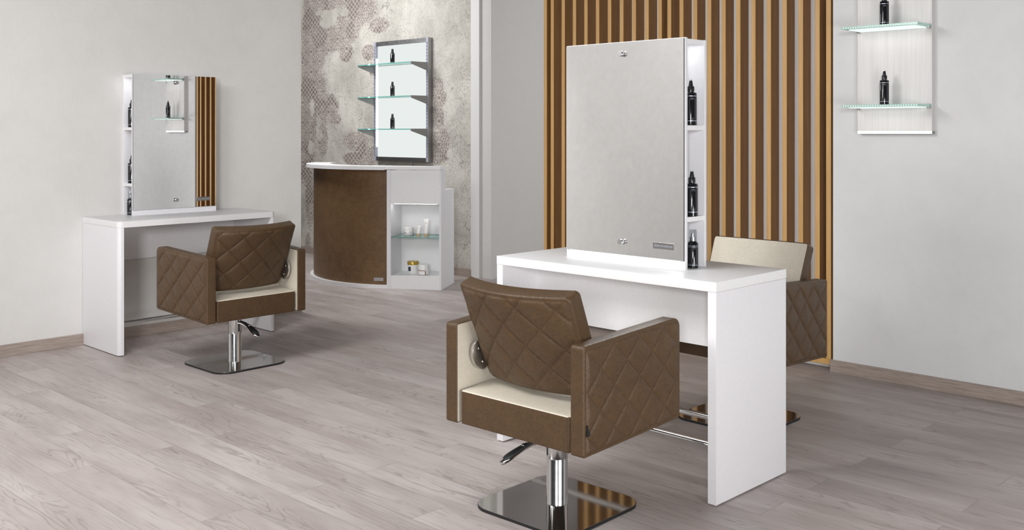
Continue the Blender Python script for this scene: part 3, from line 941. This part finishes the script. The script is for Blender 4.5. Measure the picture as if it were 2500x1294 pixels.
obj('worktop', BOX(-.4115, -.0165, .136, .409, .757, .775), M['white'], desk)
obj('led_strip', BOX(-.39, -.04, .030, .042, .6690, .6722), M['led_tube'], desk)
pane('glass_shelf', -.4110, -.0170, .012, .284, .4035, .4090, desk)
for xx in (-.4112, -.0225):
    obj('shelf_peg', BOX(xx, xx + .006, .03, .036, .398, .4033), M['alu'], desk)

def rp(u, v, z):
    return (RO.x + .8355 * u - .5495 * v, RO.y + .5495 * u + .8355 * v, z)
def jar(u, v, z, R, h, lid_h, lid_m, label, extra=None, rz=RZ):
    r = tag(empty('cosmetic_jar', rp(u, v, z), rz), label, 'jar', 'jars in the reception cabinet')
    b = h - lid_h
    bm = bmesh.new(); lathe(bm, [(0, 0), (R * .9, 0), (R * .96, .003), (R * .96, b - .002), (R * .92, b), (0, b)], 36)
    bd = obj('body', bm, M['porcelain'], r, smooth=True, sharp=40)
    bm = bmesh.new(); lathe(bm, [(0, b + .0003), (R, b + .0003), (R, h - .003), (R * .95, h), (0, h)], 36)
    obj('lid', bm, M[lid_m], r, smooth=True, sharp=40)
    for (mm, a0, a1, za, zb) in extra or []:
        bm = bmesh.new(); rr = R * .96 + .0004; n = 10
        ps = [[bm.verts.new((rr * sin(a0 + (a1 - a0) * i / n), -rr * cos(a0 + (a1 - a0) * i / n), zz)) for zz in (za, zb)] for i in range(n + 1)]
        for p, q in zip(ps, ps[1:]): bm.faces.new((p[0], q[0], q[1], p[1]))
        obj('printed_label', bm, M[mm], bd, smooth=True)
    return r
jar(-.272, .150, .1063, .046, .098, .027, 'gold', 'white jar with gold lid and navy label on the cabinet floor',
    [('navy', -.72, -.14, .022, .056), ('ink', -.66, -.2, .012, .0135), ('ink', .8, 1.05, .045, .047), ('ink', .8, 1.05, .030, .032)])
jar(-.169, .092, .1063, .044, .082, .040, 'porcelain', 'low white jar with copper line beside the gold lid jar',
    [('copper', -1.2, .55, .033, .038), ('copper', -1.2, 1.3, .001, .0035), ('copper', .55, .75, .004, .033)])
jar(-.328, .200, .4092, .040, .066, .022, 'porcelain', 'plain white jar on the glass shelf of the reception cabinet',
    [('ink', -.62, -.35, .014, .024), ('ink', -.30, -.10, .012, .017), ('ink', .5, 1.1, .024, .0255), ('ink', .5, 1.1, .016, .0175)])
def tube_tube(u, v, z, w, h, cap, label):
    r = tag(empty('cosmetic_tube', rp(u, v, z), RZ), label, 'tube', 'tubes in the reception cabinet')
    R = w * .40
    bm = bmesh.new(); lathe(bm, [(0, 0), (R, 0), (R, .024), (R * .95, .0245), (0, .0245)], 28)
    obj('cap', bm, M['tan'], r, smooth=True, sharp=40)
    bm = bmesh.new(); n = 28; rings = []
    for k in range(9):
        f = k / 8; z_ = .0248 + (h - .0248) * f
        rx = R * (1 - f) + w * .5 * f; ry = R * (1 - f) ** .8 + .0012 * f
        if k < 2: rx = ry = R * 1.02
        rings.append([bm.verts.new((rx * cos(2 * pi * i / n), ry * sin(2 * pi * i / n), z_)) for i in range(n)])
    for p, q in zip(rings, rings[1:]):
        for i in range(n): bm.faces.new((p[i], p[(i + 1) % n], q[(i + 1) % n], q[i]))
    bm.faces.new(rings[0][::-1]); bm.faces.new(rings[-1])
    b = obj('body', bm, M['porcelain'], r, smooth=True, sharp=50)
    obj('printed_mark', BOX(-.004, .004, -R * .42, -R * .38, h * .72, h * .72 + .008), M['ink'], b)
tube_tube(-.201, .062, .4092, .040, .090, 0, 'shorter white cosmetic tube with tan cap on the glass shelf')
tube_tube(-.142, .072, .4092, .046, .141, 0, 'taller white cosmetic tube with tan cap on the glass shelf')

# ------------------------------------------------------------------ light
def area(name, loc, target, sx, sy, power, col=(1, 1, 1), spread=180):
    l = bpy.data.lights.new(name, 'AREA'); l.shape = 'RECTANGLE'; l.size = sx; l.size_y = sy; l.energy = power; l.color = col; l.spread = radians(spread)
    o = link(bpy.data.objects.new(name, l)); o.location = loc
    o.rotation_euler = (Vector(target) - Vector(loc)).to_track_quat('-Z', 'Y').to_euler()
    return o
PW = dict(K=48, F1=214, C=52, R=66, L=28, S=43, P=64, W=.05)
area('key_softbox', (-3.6, .3, 2.6), (-3.3, 4.0, .6), 1.0, .8, PW['K'])
area('right_softbox', (1.7, -2.7, 2.0), (-3.5, 3.0, .9), 1.0, .9, PW['F1'])
area('pier_fill', (-3.5, -2.0, 2.75), (-5.25, -.9, 2.1), .9, .7, PW['L'])  # added wall-washer on the unseen pier, gives the mirror its gradient
area('overhead_fill', (-3.2, 1.3, 2.82), (-3.2, 1.4, 0), 2.2, 1.8, PW['C'])  # added overhead fill to lift the front floor
area('wallpaper_fill', (-7.5, 4.2, 2.83), (-7.6, 5.8, .6), 1.4, .8, PW['R'])  # added fill, brightens the wallpaper the key light misses
area('side_softbox', (.7, 1.7, .75), (-2.4, 3.4, .55), 1.1, .7, PW['S'])
area('partition_fill', (-2.8, 7.6, 2.3), (-6.2, 6.9, 1.0), 1.2, 1.0, PW['P'])  # added fill hidden behind the slat recess, only brightens the partition
w = bpy.data.worlds.new('studio'); scn.world = w; w.use_nodes = True
bg = w.node_tree.nodes['Background']; bg.inputs[0].default_value = (1, 1, 1, 1); bg.inputs[1].default_value = PW['W']
vs = scn.view_settings
vs.view_transform = 'Standard'; vs.look = 'None'; vs.gamma = 1; vs.exposure = 0.0; vs.use_curve_mapping = False
scn.cycles.use_denoising = True
scn.cycles.max_bounces = 10; scn.cycles.transparent_max_bounces = 16
scn.cycles.caustics_reflective = False; scn.cycles.caustics_refractive = False
